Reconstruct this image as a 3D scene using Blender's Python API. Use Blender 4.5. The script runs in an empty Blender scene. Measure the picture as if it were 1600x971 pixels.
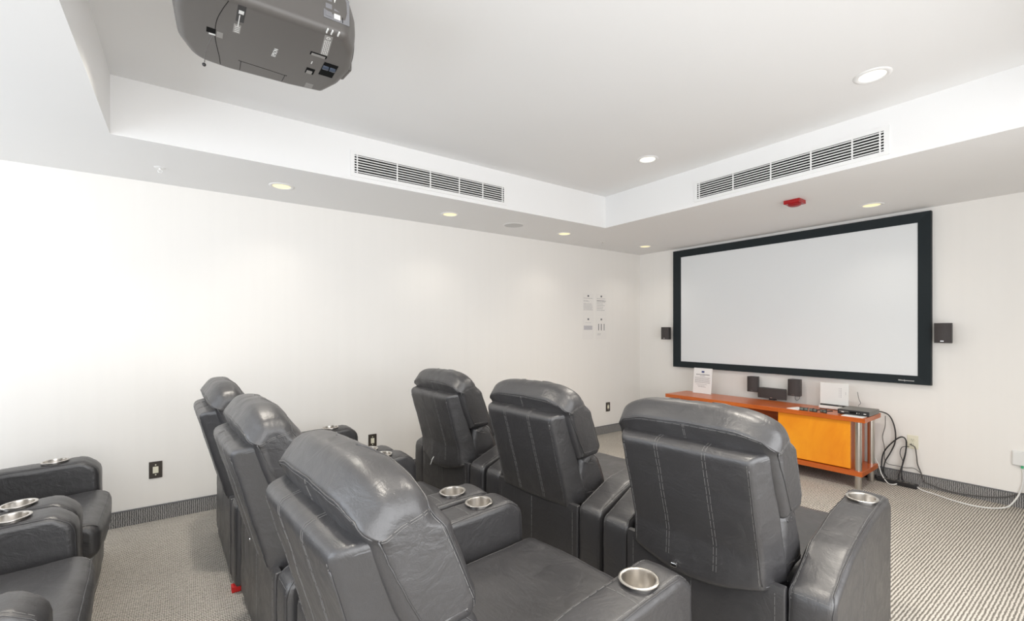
import bpy, bmesh, math, random
from mathutils import Vector, Matrix, noise
from mathutils.bvhtree import BVHTree
from mathutils.geometry import tessellate_polygon

C = bpy.context.scene
COL = C.collection
PI = math.pi
random.seed(7)

# ------------------------------------------------------------------ camera
cam_d = bpy.data.cameras.new('camera')
cam = bpy.data.objects.new('camera', cam_d)
COL.objects.link(cam)
cam_d.sensor_width = 36
cam_d.lens = 36 * 709.42 / 1600
cam_d.shift_y = 30.68 / 1600
cam_d.clip_start = 0.02
cam.location = (0, 0, 1.4)
cam.rotation_euler = (PI / 2, 0, 0.94638 - PI / 2)
C.camera = cam

# ------------------------------------------------------------------ world, exposure
w = bpy.data.worlds.new('world')
C.world = w
w.use_nodes = True
w.node_tree.nodes['Background'].inputs[0].default_value = (0.80, 0.88, 1.0, 1)
w.node_tree.nodes['Background'].inputs[1].default_value = 1.0
C.view_settings.view_transform = 'Standard'
C.view_settings.look = 'None'
C.view_settings.gamma = 1
C.view_settings.use_curve_mapping = False
C.view_settings.exposure = 0.73


def area(name, loc, rot, sx, sy, power, col):
    d = bpy.data.lights.new(name, 'AREA')
    d.shape = 'RECTANGLE'
    d.size, d.size_y = sx, sy
    d.energy = power
    d.color = col
    o = bpy.data.objects.new(name, d)
    COL.objects.link(o)
    o.location = loc
    o.rotation_euler = rot
    return o


# room: x -2.6 .. 5.341 (screen wall), y -1.0 .. 4.2465 (left wall in view)
XB, YA, XR, YR = 5.341, 4.2465, -2.6, -1.0
ZS, ZT = 2.485, 2.814
TX0, TX1, TY0, TY1 = -0.335, 3.622, -0.07, 3.332
# area lights added to brighten the room, set in invented unseen windows
area('fill_light_rear', (XR + 0.02, 1.6, 1.45), (0, -PI / 2, 0), 1.9, 4.2, 40, (0.91, 0.955, 1.0))
area('fill_light_right', (0.95, YR + 0.02, 1.30), (PI / 2, 0, 0), 4.5, 1.9, 54, (1.0, 0.975, 0.94))


# ------------------------------------------------------------------ helpers
def tag(o, label=None, cat=None, group=None, kind=None):
    if label: o['label'] = label
    if cat: o['category'] = cat
    if group: o['group'] = group
    if kind: o['kind'] = kind
    return o


def empty(name, loc=(0, 0, 0), rz=0, label=None, cat=None, group=None):
    o = bpy.data.objects.new(name, None)
    o.empty_display_size = 0.05
    COL.objects.link(o)
    o.location = loc
    o.rotation_euler = (0, 0, rz)
    return tag(o, label, cat, group)


def obj(name, bm, mat, parent=None, smooth=False, loc=None, rot=None):
    me = bpy.data.meshes.new(name)
    bmesh.ops.recalc_face_normals(bm, faces=bm.faces)
    bm.to_mesh(me)
    bm.free()
    mats = mat if isinstance(mat, (list, tuple)) else [mat]
    for m in mats: me.materials.append(m)
    if smooth is True:
        for p in me.polygons: p.use_smooth = True
    elif smooth:
        me.polygons.foreach_set('use_smooth', [True] * len(me.polygons))
        me.set_sharp_from_angle(angle=math.radians(smooth))
    o = bpy.data.objects.new(name, me)
    COL.objects.link(o)
    if parent: o.parent = parent
    if loc: o.location = loc
    if rot: o.rotation_euler = rot
    return o


def copy_obj(o, parent=None):
    c = o.copy()
    COL.objects.link(c)
    c.parent = parent
    for ch in list(o.children): copy_obj(ch, c)
    return c


def add_box(bm, x0, x1, y0, y1, z0, z1, bev=0.0, seg=2, mi=0, M=None):
    vs = [bm.verts.new((x, y, z)) for x in (x0, x1) for y in (y0, y1) for z in (z0, z1)]
    F = [(0, 1, 3, 2), (4, 6, 7, 5), (0, 4, 5, 1), (2, 3, 7, 6), (0, 2, 6, 4), (1, 5, 7, 3)]
    fs = []
    for f in F:
        a = bm.faces.new([vs[i] for i in f])
        a.material_index = mi
        fs.append(a)
    geo = vs
    if bev > 0:
        es = list({e for f in fs for e in f.edges})
        r = bmesh.ops.bevel(bm, geom=es, offset=bev, segments=seg, profile=0.5, affect='EDGES')
        for f in r['faces']: f.material_index = mi
        geo = list({v for f in r['faces'] for v in f.verts} | {v for f in fs if f.is_valid for v in f.verts})
    if M is not None:
        for v in geo: v.co = M @ v.co


def box(*a, **k):
    bm = bmesh.new()
    add_box(bm, *a, **k)
    return bm


def add_quad(bm, pts, mi=0):
    f = bm.faces.new([bm.verts.new(p) for p in pts])
    f.material_index = mi
    return f


def catmull(pts, n=8):
    P = [Vector(p) for p in pts]
    if len(P) < 3: return P
    P = [2 * P[0] - P[1]] + P + [2 * P[-1] - P[-2]]
    out = []
    for i in range(1, len(P) - 2):
        for k in range(n):
            t = k / n
            a, b, c, d = P[i - 1], P[i], P[i + 1], P[i + 2]
            out.append(0.5 * ((2 * b) + (-a + c) * t + (2 * a - 5 * b + 4 * c - d) * t * t + (-a + 3 * b - 3 * c + d) * t ** 3))
    out.append(P[-2])
    return out


def add_tube(bm, pts, r, n=6, mi=0):
    P = [Vector(p) for p in pts]
    if len(P) < 2: return
    rings = []
    up = None
    for i, p in enumerate(P):
        t = (P[min(i + 1, len(P) - 1)] - P[max(i - 1, 0)])
        if t.length < 1e-9: t = Vector((0, 0, 1))
        t.normalize()
        if up is None:
            up = t.orthogonal().normalized()
        up = (up - t * up.dot(t))
        if up.length < 1e-6: up = t.orthogonal()
        up.normalize()
        s = t.cross(up)
        rings.append([bm.verts.new(p + r * (math.cos(2 * PI * k / n) * up + math.sin(2 * PI * k / n) * s)) for k in range(n)])
    for a, b in zip(rings, rings[1:]):
        for k in range(n):
            f = bm.faces.new((a[k], a[(k + 1) % n], b[(k + 1) % n], b[k]))
            f.material_index = mi
    for rg in (rings[0], rings[-1]):
        f = bm.faces.new(rg if rg is rings[-1] else rg[::-1])
        f.material_index = mi


def tube(pts, r, n=8, smooth_path=True):
    bm = bmesh.new()
    add_tube(bm, catmull(pts) if smooth_path else pts, r, n)
    return bm


def add_lathe(bm, prof, n=32, mi=0, M=None, cap=True):
    """prof: (r, z) from start to end, around local z"""
    rings = []
    for r, z in prof:
        if r < 1e-6:
            v = Vector((0, 0, z))
            rings.append([bm.verts.new(M @ v if M is not None else v)])
        else:
            rg = []
            for k in range(n):
                v = Vector((r * math.cos(2 * PI * k / n), r * math.sin(2 * PI * k / n), z))
                rg.append(bm.verts.new(M @ v if M is not None else v))
            rings.append(rg)
    for a, b in zip(rings, rings[1:]):
        for k in range(n):
            k2 = (k + 1) % n
            if len(a) == 1 and len(b) == 1: continue
            if len(a) == 1: vs = (a[0], b[k], b[k2])
            elif len(b) == 1: vs = (a[k], a[k2], b[0])
            else: vs = (a[k], a[k2], b[k2], b[k])
            f = bm.faces.new(vs)
            f.material_index = mi


def fillet(corners, per=6):
    """closed polygon of (u, z, r): returns rounded outline"""
    out = []
    n = len(corners)
    for i in range(n):
        p = Vector(corners[i][:2]); a = Vector(corners[i - 1][:2]); b = Vector(corners[(i + 1) % n][:2])
        r = corners[i][2]
        d1 = (a - p); d2 = (b - p)
        l1, l2 = d1.length, d2.length
        d1.normalize(); d2.normalize()
        ang = max(1e-3, min(PI - 1e-3, d1.angle(d2)))
        t = min(r / math.tan(ang / 2), l1 * 0.48, l2 * 0.48)
        if t < 1e-5:
            out.append(p); continue
        s, e = p + d1 * t, p + d2 * t
        for k in range(per + 1):
            q = k / per
            out.append(s * (1 - q) ** 2 + p * 2 * q * (1 - q) + e * q * q)
    return out


def resample(P, n):
    L = [0]
    m = len(P)
    for i in range(m): L.append(L[-1] + (P[(i + 1) % m] - P[i]).length)
    out = []
    j = 0
    for k in range(n):
        s = L[-1] * k / n
        while L[j + 1] < s: j += 1
        q = (s - L[j]) / max(1e-9, L[j + 1] - L[j])
        out.append(P[j].lerp(P[(j + 1) % m], q))
    return out


def puff(corners, v0, v1, er, crown=0.0, N=72, NV=14, ne=5, dome=0.01, warp=None, rough=0.0, seed=0.0):
    """padded block: profile in (u,z) swept across v, rounded side edges, puffed middle"""
    P = resample(fillet(corners), N)
    area2 = sum(P[i].x * P[(i + 1) % N].y - P[(i + 1) % N].x * P[i].y for i in range(N))
    sg = 1 if area2 > 0 else -1
    nor = []
    for i in range(N):
        t = P[(i + 1) % N] - P[i - 1]
        nn = Vector((t.y, -t.x)) * sg
        nor.append(nn.normalized())
    cen = Vector((sum(p.x for p in P) / N, sum(p.y for p in P) / N))
    vm, hw = (v0 + v1) / 2, (v1 - v0) / 2
    st = []   # (v, inset, scale)
    st.append((-hw, er + 0.004, 1.0))
    for k in range(ne + 1):
        a = k / ne * PI / 2
        st.append((-(hw - er + er * math.cos(a)), er * (1 - math.sin(a)), 1.0))
    for k in range(1, NV): st.append((-(hw - er) * (1 - 2 * k / NV), 0, 1.0))
    for k in range(ne, -1, -1):
        a = k / ne * PI / 2
        st.append(((hw - er + er * math.cos(a)), er * (1 - math.sin(a)), 1.0))
    st.append((hw, er + 0.004, 1.0))
    bm = bmesh.new()
    rings = []
    for v, ins, sc in st:
        vv = v / hw
        cr = crown * max(0, 1 - vv * vv)
        rg = []
        for p, nn in zip(P, nor):
            q2 = p + nn * (cr - ins)
            q = Vector((q2.x, v, q2.y))
            if warp: q = Vector(warp(*q))
            if rough:
                d = noise.noise(Vector((q.x * 7 + seed, q.y * 7, q.z * 7))) + 0.5 * noise.noise(Vector((q.x * 19, q.y * 19 + seed, q.z * 19)))
                q += Vector((nn.x, 0.25 * (1 if v > 0 else -1), nn.y)) * d * rough
            q.y += vm
            rg.append(bm.verts.new(q))
        rings.append(rg)
    for a, b in zip(rings, rings[1:]):
        for k in range(N):
            k2 = (k + 1) % N
            bm.faces.new((a[k], a[k2], b[k2], b[k]))
    for tri in tessellate_polygon([[Vector((p.x, p.y, 0)) for p in P]]):
        bm.faces.new([rings[0][i] for i in tri])
        bm.faces.new([rings[-1][i] for i in reversed(tri)])
    return bm


def snap_path(me_obj, pts, off, step=0.006):
    me = me_obj.data
    bvh = BVHTree.FromPolygons([v.co for v in me.vertices], [p.vertices for p in me.polygons])
    dense = []
    for a, b in zip(pts, pts[1:]):
        a, b = Vector(a), Vector(b)
        n = max(1, int((b - a).length / step))
        for k in range(n): dense.append(a.lerp(b, k / n))
    dense.append(Vector(pts[-1]))
    out = []
    for p in dense:
        q, nn, _, _ = bvh.find_nearest(p)
        if out and (q + nn * off - out[-1]).length < step * 0.45: continue
        out.append(q + nn * off)
    return out


def stitch(parent, paths, double=True, r=0.00075, sep=0.0035):
    """stitched seams, one mesh per seam, lying on the leather of the parent part"""
    bv = BVHTree.FromPolygons([v.co for v in parent.data.vertices], [p.vertices for p in parent.data.polygons])
    for pts in paths:
        bm = bmesh.new()
        base = snap_path(parent, pts, 0.0006)
        lines = [base]
        if double:
            lines = []
            for sgn in (-1, 1):
                off = []
                for i, p in enumerate(base):
                    t = (base[min(i + 1, len(base) - 1)] - base[max(i - 1, 0)])
                    q, nn, _, _ = bv.find_nearest(p)
                    side = t.cross(nn)
                    if side.length < 1e-9: continue
                    q2, n2, _, _ = bv.find_nearest(p + side.normalized() * sgn * sep)
                    off.append(q2 + n2 * 0.0006)
                lines.append(off)
        for ln in lines:
            i = 0
            while i < len(ln) - 1:
                add_tube(bm, ln[i:i + 2], r, 4)
                i += 1 if (i % 6) else 2
        obj('stitching', bm, M['thread'], parent)


def piping(parent, paths, r=0.0028, mat=None):
    for pts in paths:
        bm = bmesh.new()
        add_tube(bm, snap_path(parent, pts, 0.0006, 0.012), r, 6)
        obj('piping', bm, mat or M['leather'], parent, smooth=True)


# ------------------------------------------------------------------ materials
M = {}


def mat(name, col, rough=0.5, metal=0.0, spec=0.5, **k):
    m = bpy.data.materials.new(name)
    m.use_nodes = True
    b = m.node_tree.nodes['Principled BSDF']
    b.inputs['Base Color'].default_value = (*col, 1)
    b.inputs['Roughness'].default_value = rough
    b.inputs['Metallic'].default_value = metal
    b.inputs['Specular IOR Level'].default_value = spec
    for kk, v in k.items(): b.inputs[kk.replace('_', ' ')].default_value = v
    M[name] = m
    return m


def nd(m, t, **inp):
    n = m.node_tree.nodes.new(t)
    for k, v in inp.items():
        if k.startswith('p_'): setattr(n, k[2:], v)
        else: n.inputs[k.replace('_', ' ')].default_value = v
    return n


def lk(m, a, b): m.node_tree.links.new(a, b)


def bsdf(m): return m.node_tree.nodes['Principled BSDF']


def ramp(m, fac, stops):
    r = nd(m, 'ShaderNodeValToRGB')
    e = r.color_ramp.elements
    while len(e) < len(stops): e.new(0.5)
    for x, (p, c) in zip(e, stops):
        x.position = p
        x.color = (*c, 1)
    lk(m, fac, r.inputs[0])
    return r.outputs[0]


def plaster(name, col, bump=0.05, stripes=False):
    m = mat(name, col, 0.85, spec=0.25)
    tc = nd(m, 'ShaderNodeTexCoord')
    n = nd(m, 'ShaderNodeTexNoise', Scale=90.0, Detail=5.0)
    lk(m, tc.outputs['Object'], n.inputs['Vector'])
    b = nd(m, 'ShaderNodeBump', Strength=bump, Distance=0.002)
    lk(m, n.outputs[0], b.inputs['Height'])
    lk(m, b.outputs[0], bsdf(m).inputs['Normal'])
    n2 = nd(m, 'ShaderNodeTexNoise', Scale=1.4, Detail=3.0)
    if stripes:
        mp = nd(m, 'ShaderNodeMapping')
        mp.inputs['Scale'].default_value = (14, 14, 0.35)
        lk(m, tc.outputs['Object'], mp.inputs[0])
        lk(m, mp.outputs[0], n2.inputs['Vector'])
    else:
        lk(m, tc.outputs['Object'], n2.inputs['Vector'])
    c2 = tuple(x * 0.990 for x in col)
    lk(m, ramp(m, n2.outputs[0], [(0.35, col), (0.65, c2)]), bsdf(m).inputs['Base Color'])
    return m


plaster('wall_paint', (0.875, 0.85, 0.81), 0.06, True)
plaster('ceiling_paint', (0.855, 0.85, 0.84), 0.05)


def carpet(name, ribs_axis, dark, light, period=0.0135):
    m = mat(name, light, 0.95, spec=0.1)
    tc = nd(m, 'ShaderNodeTexCoord')
    sep = nd(m, 'ShaderNodeSeparateXYZ')
    # slight wander of the ribs
    nz = nd(m, 'ShaderNodeTexNoise', Scale=60.0, Detail=3.0)
    lk(m, tc.outputs['Object'], nz.inputs['Vector'])
    mul = nd(m, 'ShaderNodeVectorMath', p_operation='SCALE')
    mul.inputs['Scale'].default_value = 0.011
    lk(m, nz.outputs['Color'], mul.inputs[0])
    add = nd(m, 'ShaderNodeVectorMath', p_operation='ADD')
    lk(m, tc.outputs['Object'], add.inputs[0]); lk(m, mul.outputs[0], add.inputs[1])
    lk(m, add.outputs[0], sep.inputs[0])

    def wave(sock, per, ph=None):
        a = nd(m, 'ShaderNodeMath', p_operation='MULTIPLY'); a.inputs[1].default_value = 2 * PI / per
        lk(m, sock, a.inputs[0])
        s = a.outputs[0]
        if ph is not None:
            p = nd(m, 'ShaderNodeMath', p_operation='ADD'); lk(m, s, p.inputs[0]); lk(m, ph, p.inputs[1]); s = p.outputs[0]
        b = nd(m, 'ShaderNodeMath', p_operation='SINE'); lk(m, s, b.inputs[0])
        c = nd(m, 'ShaderNodeMath', p_operation='MULTIPLY_ADD'); c.inputs[1].default_value = 0.5; c.inputs[2].default_value = 0.5
        lk(m, b.outputs[0], c.inputs[0])
        return c.outputs[0]
    rib_s, loop_s = {'x': (sep.outputs[1], sep.outputs[0]), 'zy': (sep.outputs[1], sep.outputs[2]), 'zx': (sep.outputs[0], sep.outputs[2])}[ribs_axis]
    rib = wave(rib_s, period)
    loop = wave(loop_s, period * 0.62)
    fine = nd(m, 'ShaderNodeTexNoise', Scale=420.0, Detail=3.0)
    lk(m, tc.outputs['Object'], fine.inputs['Vector'])
    big = nd(m, 'ShaderNodeTexNoise', Scale=3.0, Detail=3.0)
    lk(m, tc.outputs['Object'], big.inputs['Vector'])

    def mx(a, fa, b, fb):
        x = nd(m, 'ShaderNodeMath', p_operation='MULTIPLY'); x.inputs[1].default_value = fa; lk(m, a, x.inputs[0])
        y = nd(m, 'ShaderNodeMath', p_operation='MULTIPLY_ADD'); y.inputs[1].default_value = fb; lk(m, b, y.inputs[0]); lk(m, x.outputs[0], y.inputs[2])
        return y.outputs[0]
    h = mx(rib, 0.55, loop, 0.22)
    h2 = mx(h, 1.0, fine.outputs[0], 0.30)
    h3 = mx(h2, 0.94, big.outputs[0], 0.10)
    lk(m, ramp(m, h3, [(0.30, dark), (0.52, tuple((a + b) / 2 for a, b in zip(dark, light))), (0.85, light)]), bsdf(m).inputs['Base Color'])
    b = nd(m, 'ShaderNodeBump', Strength=0.8, Distance=0.004)
    lk(m, h2, b.inputs['Height'])
    lk(m, b.outputs[0], bsdf(m).inputs['Normal'])
    return m


carpet('carpet', 'x', (0.12, 0.107, 0.09), (0.69, 0.65, 0.59), 0.0150)
carpet('carpet_skirt_x', 'zx', (0.07, 0.07, 0.07), (0.42, 0.41, 0.40), 0.0125)
carpet('carpet_skirt_y', 'zy', (0.07, 0.07, 0.07), (0.42, 0.41, 0.40), 0.0125)
mat('skirt_binding', (0.16, 0.16, 0.165), 0.8)


def leather(name, col, rough):
    m = mat(name, col, rough, spec=0.95)
    tc = nd(m, 'ShaderNodeTexCoord')
    v = nd(m, 'ShaderNodeTexVoronoi', Scale=330.0)
    lk(m, tc.outputs['Object'], v.inputs['Vector'])
    n1 = nd(m, 'ShaderNodeTexNoise', Scale=9.0, Detail=6.0, Roughness=0.6, Distortion=1.2)
    lk(m, tc.outputs['Object'], n1.inputs['Vector'])
    mp = nd(m, 'ShaderNodeMapping')
    mp.inputs['Scale'].default_value = (26, 5, 22)
    lk(m, tc.outputs['Object'], mp.inputs[0])
    n2 = nd(m, 'ShaderNodeTexNoise', Scale=1.0, Detail=4.0, Distortion=1.5)
    lk(m, mp.outputs[0], n2.inputs['Vector'])
    b1 = nd(m, 'ShaderNodeBump', Strength=0.10, Distance=0.0015)
    lk(m, v.outputs['Distance'], b1.inputs['Height'])
    b2 = nd(m, 'ShaderNodeBump', Strength=0.28, Distance=0.012)
    lk(m, n1.outputs[0], b2.inputs['Height']); lk(m, b1.outputs[0], b2.inputs['Normal'])
    b3 = nd(m, 'ShaderNodeBump', Strength=0.16, Distance=0.008)
    lk(m, n2.outputs[0], b3.inputs['Height']); lk(m, b2.outputs[0], b3.inputs['Normal'])
    lk(m, b3.outputs[0], bsdf(m).inputs['Normal'])
    mr = nd(m, 'ShaderNodeMapRange')
    mr.inputs['From Min'].default_value = 0.3; mr.inputs['From Max'].default_value = 0.7
    mr.inputs['To Min'].default_value = rough - 0.05; mr.inputs['To Max'].default_value = rough + 0.09
    lk(m, n1.outputs[0], mr.inputs['Value'])
    lk(m, mr.outputs[0], bsdf(m).inputs['Roughness'])
    return m


leather('leather', (0.036, 0.035, 0.037), 0.38)
mat('thread', (0.19, 0.185, 0.18), 0.7)
mat('black_plastic', (0.022, 0.021, 0.022), 0.45)
mat('dark_void', (0.008, 0.008, 0.008), 0.9, spec=0.1)
mat('speaker_body', (0.045, 0.041, 0.040), 0.5)
m = mat('speaker_grille', (0.055, 0.048, 0.047), 0.75)
tc = nd(m, 'ShaderNodeTexCoord'); v = nd(m, 'ShaderNodeTexVoronoi', Scale=380.0)
lk(m, tc.outputs['Object'], v.inputs['Vector'])
bb = nd(m, 'ShaderNodeBump', Strength=0.5, Distance=0.001); lk(m, v.outputs['Distance'], bb.inputs['Height']); lk(m, bb.outputs[0], bsdf(m).inputs['Normal'])


def steel(name, rough=0.28):
    m = mat(name, (0.62, 0.59, 0.55), rough, 1.0)
    tc = nd(m, 'ShaderNodeTexCoord')
    mp = nd(m, 'ShaderNodeMapping'); mp.inputs['Scale'].default_value = (8, 8, 500)
    n = nd(m, 'ShaderNodeTexNoise', Scale=1.0, Detail=2.0)
    lk(m, tc.outputs['Object'], mp.inputs[0]); lk(m, mp.outputs[0], n.inputs['Vector'])
    b = nd(m, 'ShaderNodeBump', Strength=0.12, Distance=0.001); lk(m, n.outputs[0], b.inputs['Height']); lk(m, b.outputs[0], bsdf(m).inputs['Normal'])
    return m


steel('steel')
mat('chrome', (0.8, 0.8, 0.8), 0.12, 1.0)


def wood(name, c1, c2, rough, sc):
    m = mat(name, c1, rough, spec=0.5)
    tc = nd(m, 'ShaderNodeTexCoord')
    mp = nd(m, 'ShaderNodeMapping'); mp.inputs['Scale'].default_value = sc
    lk(m, tc.outputs['Object'], mp.inputs[0])
    n = nd(m, 'ShaderNodeTexNoise', Scale=1.0, Detail=6.0, Roughness=0.55, Distortion=0.8)
    lk(m, mp.outputs[0], n.inputs['Vector'])
    lk(m, ramp(m, n.outputs[0], [(0.3, c1), (0.7, c2)]), bsdf(m).inputs['Base Color'])
    return m


wood('cherry', (0.60, 0.145, 0.022), (0.44, 0.085, 0.014), 0.28, (22, 1.6, 22))
wood('maple_orange', (0.92, 0.36, 0.016), (0.80, 0.255, 0.010), 0.33, (9, 5, 2.2))
m = mat('screen_frame', (0.014, 0.020, 0.023), 0.7, spec=0.3)
mat('screen_fabric', (0.80, 0.815, 0.82), 0.75, spec=0.2)
mat('white_plastic', (0.80, 0.80, 0.78), 0.4)
mat('white_metal', (0.84, 0.835, 0.82), 0.5)
mat('paper', (0.86, 0.86, 0.85), 0.8, spec=0.2)
mat('paper_wall', (0.85, 0.825, 0.79), 0.8, spec=0.2)
mat('ink', (0.16, 0.16, 0.17), 0.8)
mat('ink_soft', (0.42, 0.41, 0.41), 0.8)
mat('ink_pale', (0.55, 0.54, 0.56), 0.8)
mat('ink_blue', (0.05, 0.07, 0.22), 0.8)
mat('brown_plate', (0.050, 0.040, 0.032), 0.4)
mat('ivory', (0.80, 0.77, 0.62), 0.45)
mat('red_plastic', (0.36, 0.006, 0.008), 0.25)
mat('dark_red', (0.30, 0.006, 0.010), 0.3)
mat('red_foot', (0.55, 0.01, 0.01), 0.5)
mat('green_plug', (0.05, 0.45, 0.20), 0.5)
mat('cable_black', (0.02, 0.02, 0.021), 0.5)
mat('cable_grey', (0.10, 0.095, 0.09), 0.5)
mat('cable_white', (0.78, 0.78, 0.76), 0.5)
mat('projector_grey', (0.110, 0.102, 0.095), 0.40)
mat('projector_side', (0.20, 0.20, 0.21), 0.32)
mat('key_light', (0.42, 0.43, 0.45), 0.4)
mat('label_grey', (0.28, 0.27, 0.255), 0.6)
mat('print_white', (0.75, 0.75, 0.73), 0.6)
mat('dial_blue', (0.055, 0.07, 0.10), 0.35)
mat('glass_smoke', (0.16, 0.19, 0.17), 0.15)
mat('grey_device', (0.17, 0.165, 0.15), 0.45)
mat('speaker_mesh', (0.60, 0.595, 0.585), 0.8)


def emis(name, col, s):
    m = mat(name, col, 0.4)
    bsdf(m).inputs['Emission Color'].default_value = (*col, 1)
    bsdf(m).inputs['Emission Strength'].default_value = s
    return m


emis('lamp_glass', (0.98, 0.86, 0.50), 0.42)
emis('lamp_glass_white', (1.0, 0.95, 0.80), 0.62)

# ------------------------------------------------------------------ the room


def struct(name, bm, m, **k):
    return tag(obj(name, bm, m, **k), kind='structure')


T = 0.12
struct('floor', box(XR - T, XB + T, YR - T, YA + T, -0.1, 0), M['carpet'])
struct('wall_left', box(XR - T, XB + T, YA, YA + T, 0, 3.0), M['wall_paint'])
struct('wall_front', box(XB, XB + T, YR, YA, 0, 3.0), M['wall_paint'])


def wall_with_hole(axis, c0, c1, a0, a1, h0, h1, z0, z1):
    bm = bmesh.new()

    def bx(p, q, r, s):
        if axis == 'x': add_box(bm, c0, c1, p, q, r, s)
        else: add_box(bm, p, q, c0, c1, r, s)
    bx(a0, h0, 0, 3.0); bx(h1, a1, 0, 3.0); bx(h0, h1, 0, z0); bx(h0, h1, z1, 3.0)
    return bm


struct('wall_rear', wall_with_hole('x', XR - T, XR, YR, YA, -0.6, 3.8, 0.45, 2.42), M['wall_paint'])
struct('wall_right', wall_with_hole('y', YR - T, YR, XR - T, XB + T, -1.35, 3.25, 0.3, 2.30), M['wall_paint'])
for nm, ax, a, b, z0, z1, c in (('added_window_1', 'x', -0.6, 3.8, 0.45, 2.42, XR - 0.07), ('added_window_2', 'y', -1.35, 3.25, 0.3, 2.30, YR - 0.07)):  # invented window frames, never in view, around the added area lights
    bm = bmesh.new()
    k = 4
    for i in range(k + 1):
        q = a + (b - a) * i / k
        q = min(max(q, a + 0.025), b - 0.025)
        if ax == 'x': add_box(bm, c - 0.02, c + 0.02, q - 0.025, q + 0.025, z0, z1)
        else: add_box(bm, q - 0.025, q + 0.025, c - 0.02, c + 0.02, z0, z1)
    for z in (z0 + 0.025, z1 - 0.025):
        if ax == 'x': add_box(bm, c - 0.02, c + 0.02, a, b, z - 0.025, z + 0.025)
        else: add_box(bm, a, b, c - 0.02, c + 0.02, z - 0.025, z + 0.025)
    struct(nm, bm, M['white_metal'])

# ceiling: raised tray inside a dropped soffit
bm = bmesh.new()
add_box(bm, XR, XB, TY1, YA, ZS, 3.0)
add_box(bm, XR, XB, YR, TY0, ZS, 3.0)
add_box(bm, TX1, XB, TY0, TY1, ZS, 3.0)
add_box(bm, XR, TX0, TY0, TY1, ZS, 3.0)
struct('trim_1', bm, M['ceiling_paint'])
struct('ceiling', box(TX0 - 0.05, TX1 + 0.05, TY0 - 0.05, TY1 + 0.05, ZT, 3.05), M['ceiling_paint'])

# carpet skirting with a bound top edge
for nm, args, mm in (('baseboard_left', (XR, XB - 0.01, YA - 0.010, YA), 'carpet_skirt_x'), ('baseboard_front', (XB - 0.010, XB, YR, YA), 'carpet_skirt_y')):
    bm = bmesh.new()
    add_box(bm, *args, 0.0, 0.102, mi=0)
    add_box(bm, args[0], args[1], args[2] - (0.002 if 'left' in nm else 0), args[3], 0.1021, 0.113, bev=0.003, mi=1)
    struct(nm, bm, [M[mm], M['skirt_binding']])

# ------------------------------------------------------------------ recliners


def arm_mesh(seed=0.0):
    prof = [(-0.395, 0.035, 0.01), (-0.395, 0.478, 0.05), (-0.16, 0.573, 0.3), (0.12, 0.617, 0.35), (0.475, 0.632, 0.05), (0.542, 0.580, 0.07), (0.542, 0.035, 0.01)]

    def wp(u, v, z):
        # the padded top swells a little
        k = max(0.0, (z - 0.40) / 0.2)
        return u, v * (1 + 0.03 * min(1, k)), z
    bm = puff(prof, -0.0750, 0.0750, 0.026, crown=0.004, N=110, NV=10, dome=0.006, warp=wp, rough=0.0035, seed=seed)
    me = bpy.data.meshes.new('arm_raw'); bmesh.ops.recalc_face_normals(bm, faces=bm.faces); bm.to_mesh(me); bm.free()
    o = bpy.data.objects.new('arm_raw', me); COL.objects.link(o)
    cb = bmesh.new(); add_lathe(cb, [(0, -0.085), (0.0505, -0.085), (0.0505, 0.06), (0, 0.06)], 40)
    cm = bpy.data.meshes.new('cut'); bmesh.ops.recalc_face_normals(cb, faces=cb.faces); cb.to_mesh(cm); cb.free()
    c = bpy.data.objects.new('cut', cm); COL.objects.link(c); c.location = (0.344, 0, 0.632); c.rotation_euler = (0, 0.0, 0)
    md = o.modifiers.new('b', 'BOOLEAN'); md.operation = 'DIFFERENCE'; md.object = c; md.solver = 'EXACT'
    bpy.context.view_layer.update()
    dg = bpy.context.evaluated_depsgraph_get()
    res = bpy.data.meshes.new_from_object(o.evaluated_get(dg))
    bpy.data.objects.remove(o); bpy.data.objects.remove(c)
    res.materials.clear(); res.materials.append(M['leather'])
    res.polygons.foreach_set('use_smooth', [True] * len(res.polygons))
    res.set_sharp_from_angle(angle=math.radians(50))
    return res


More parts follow.
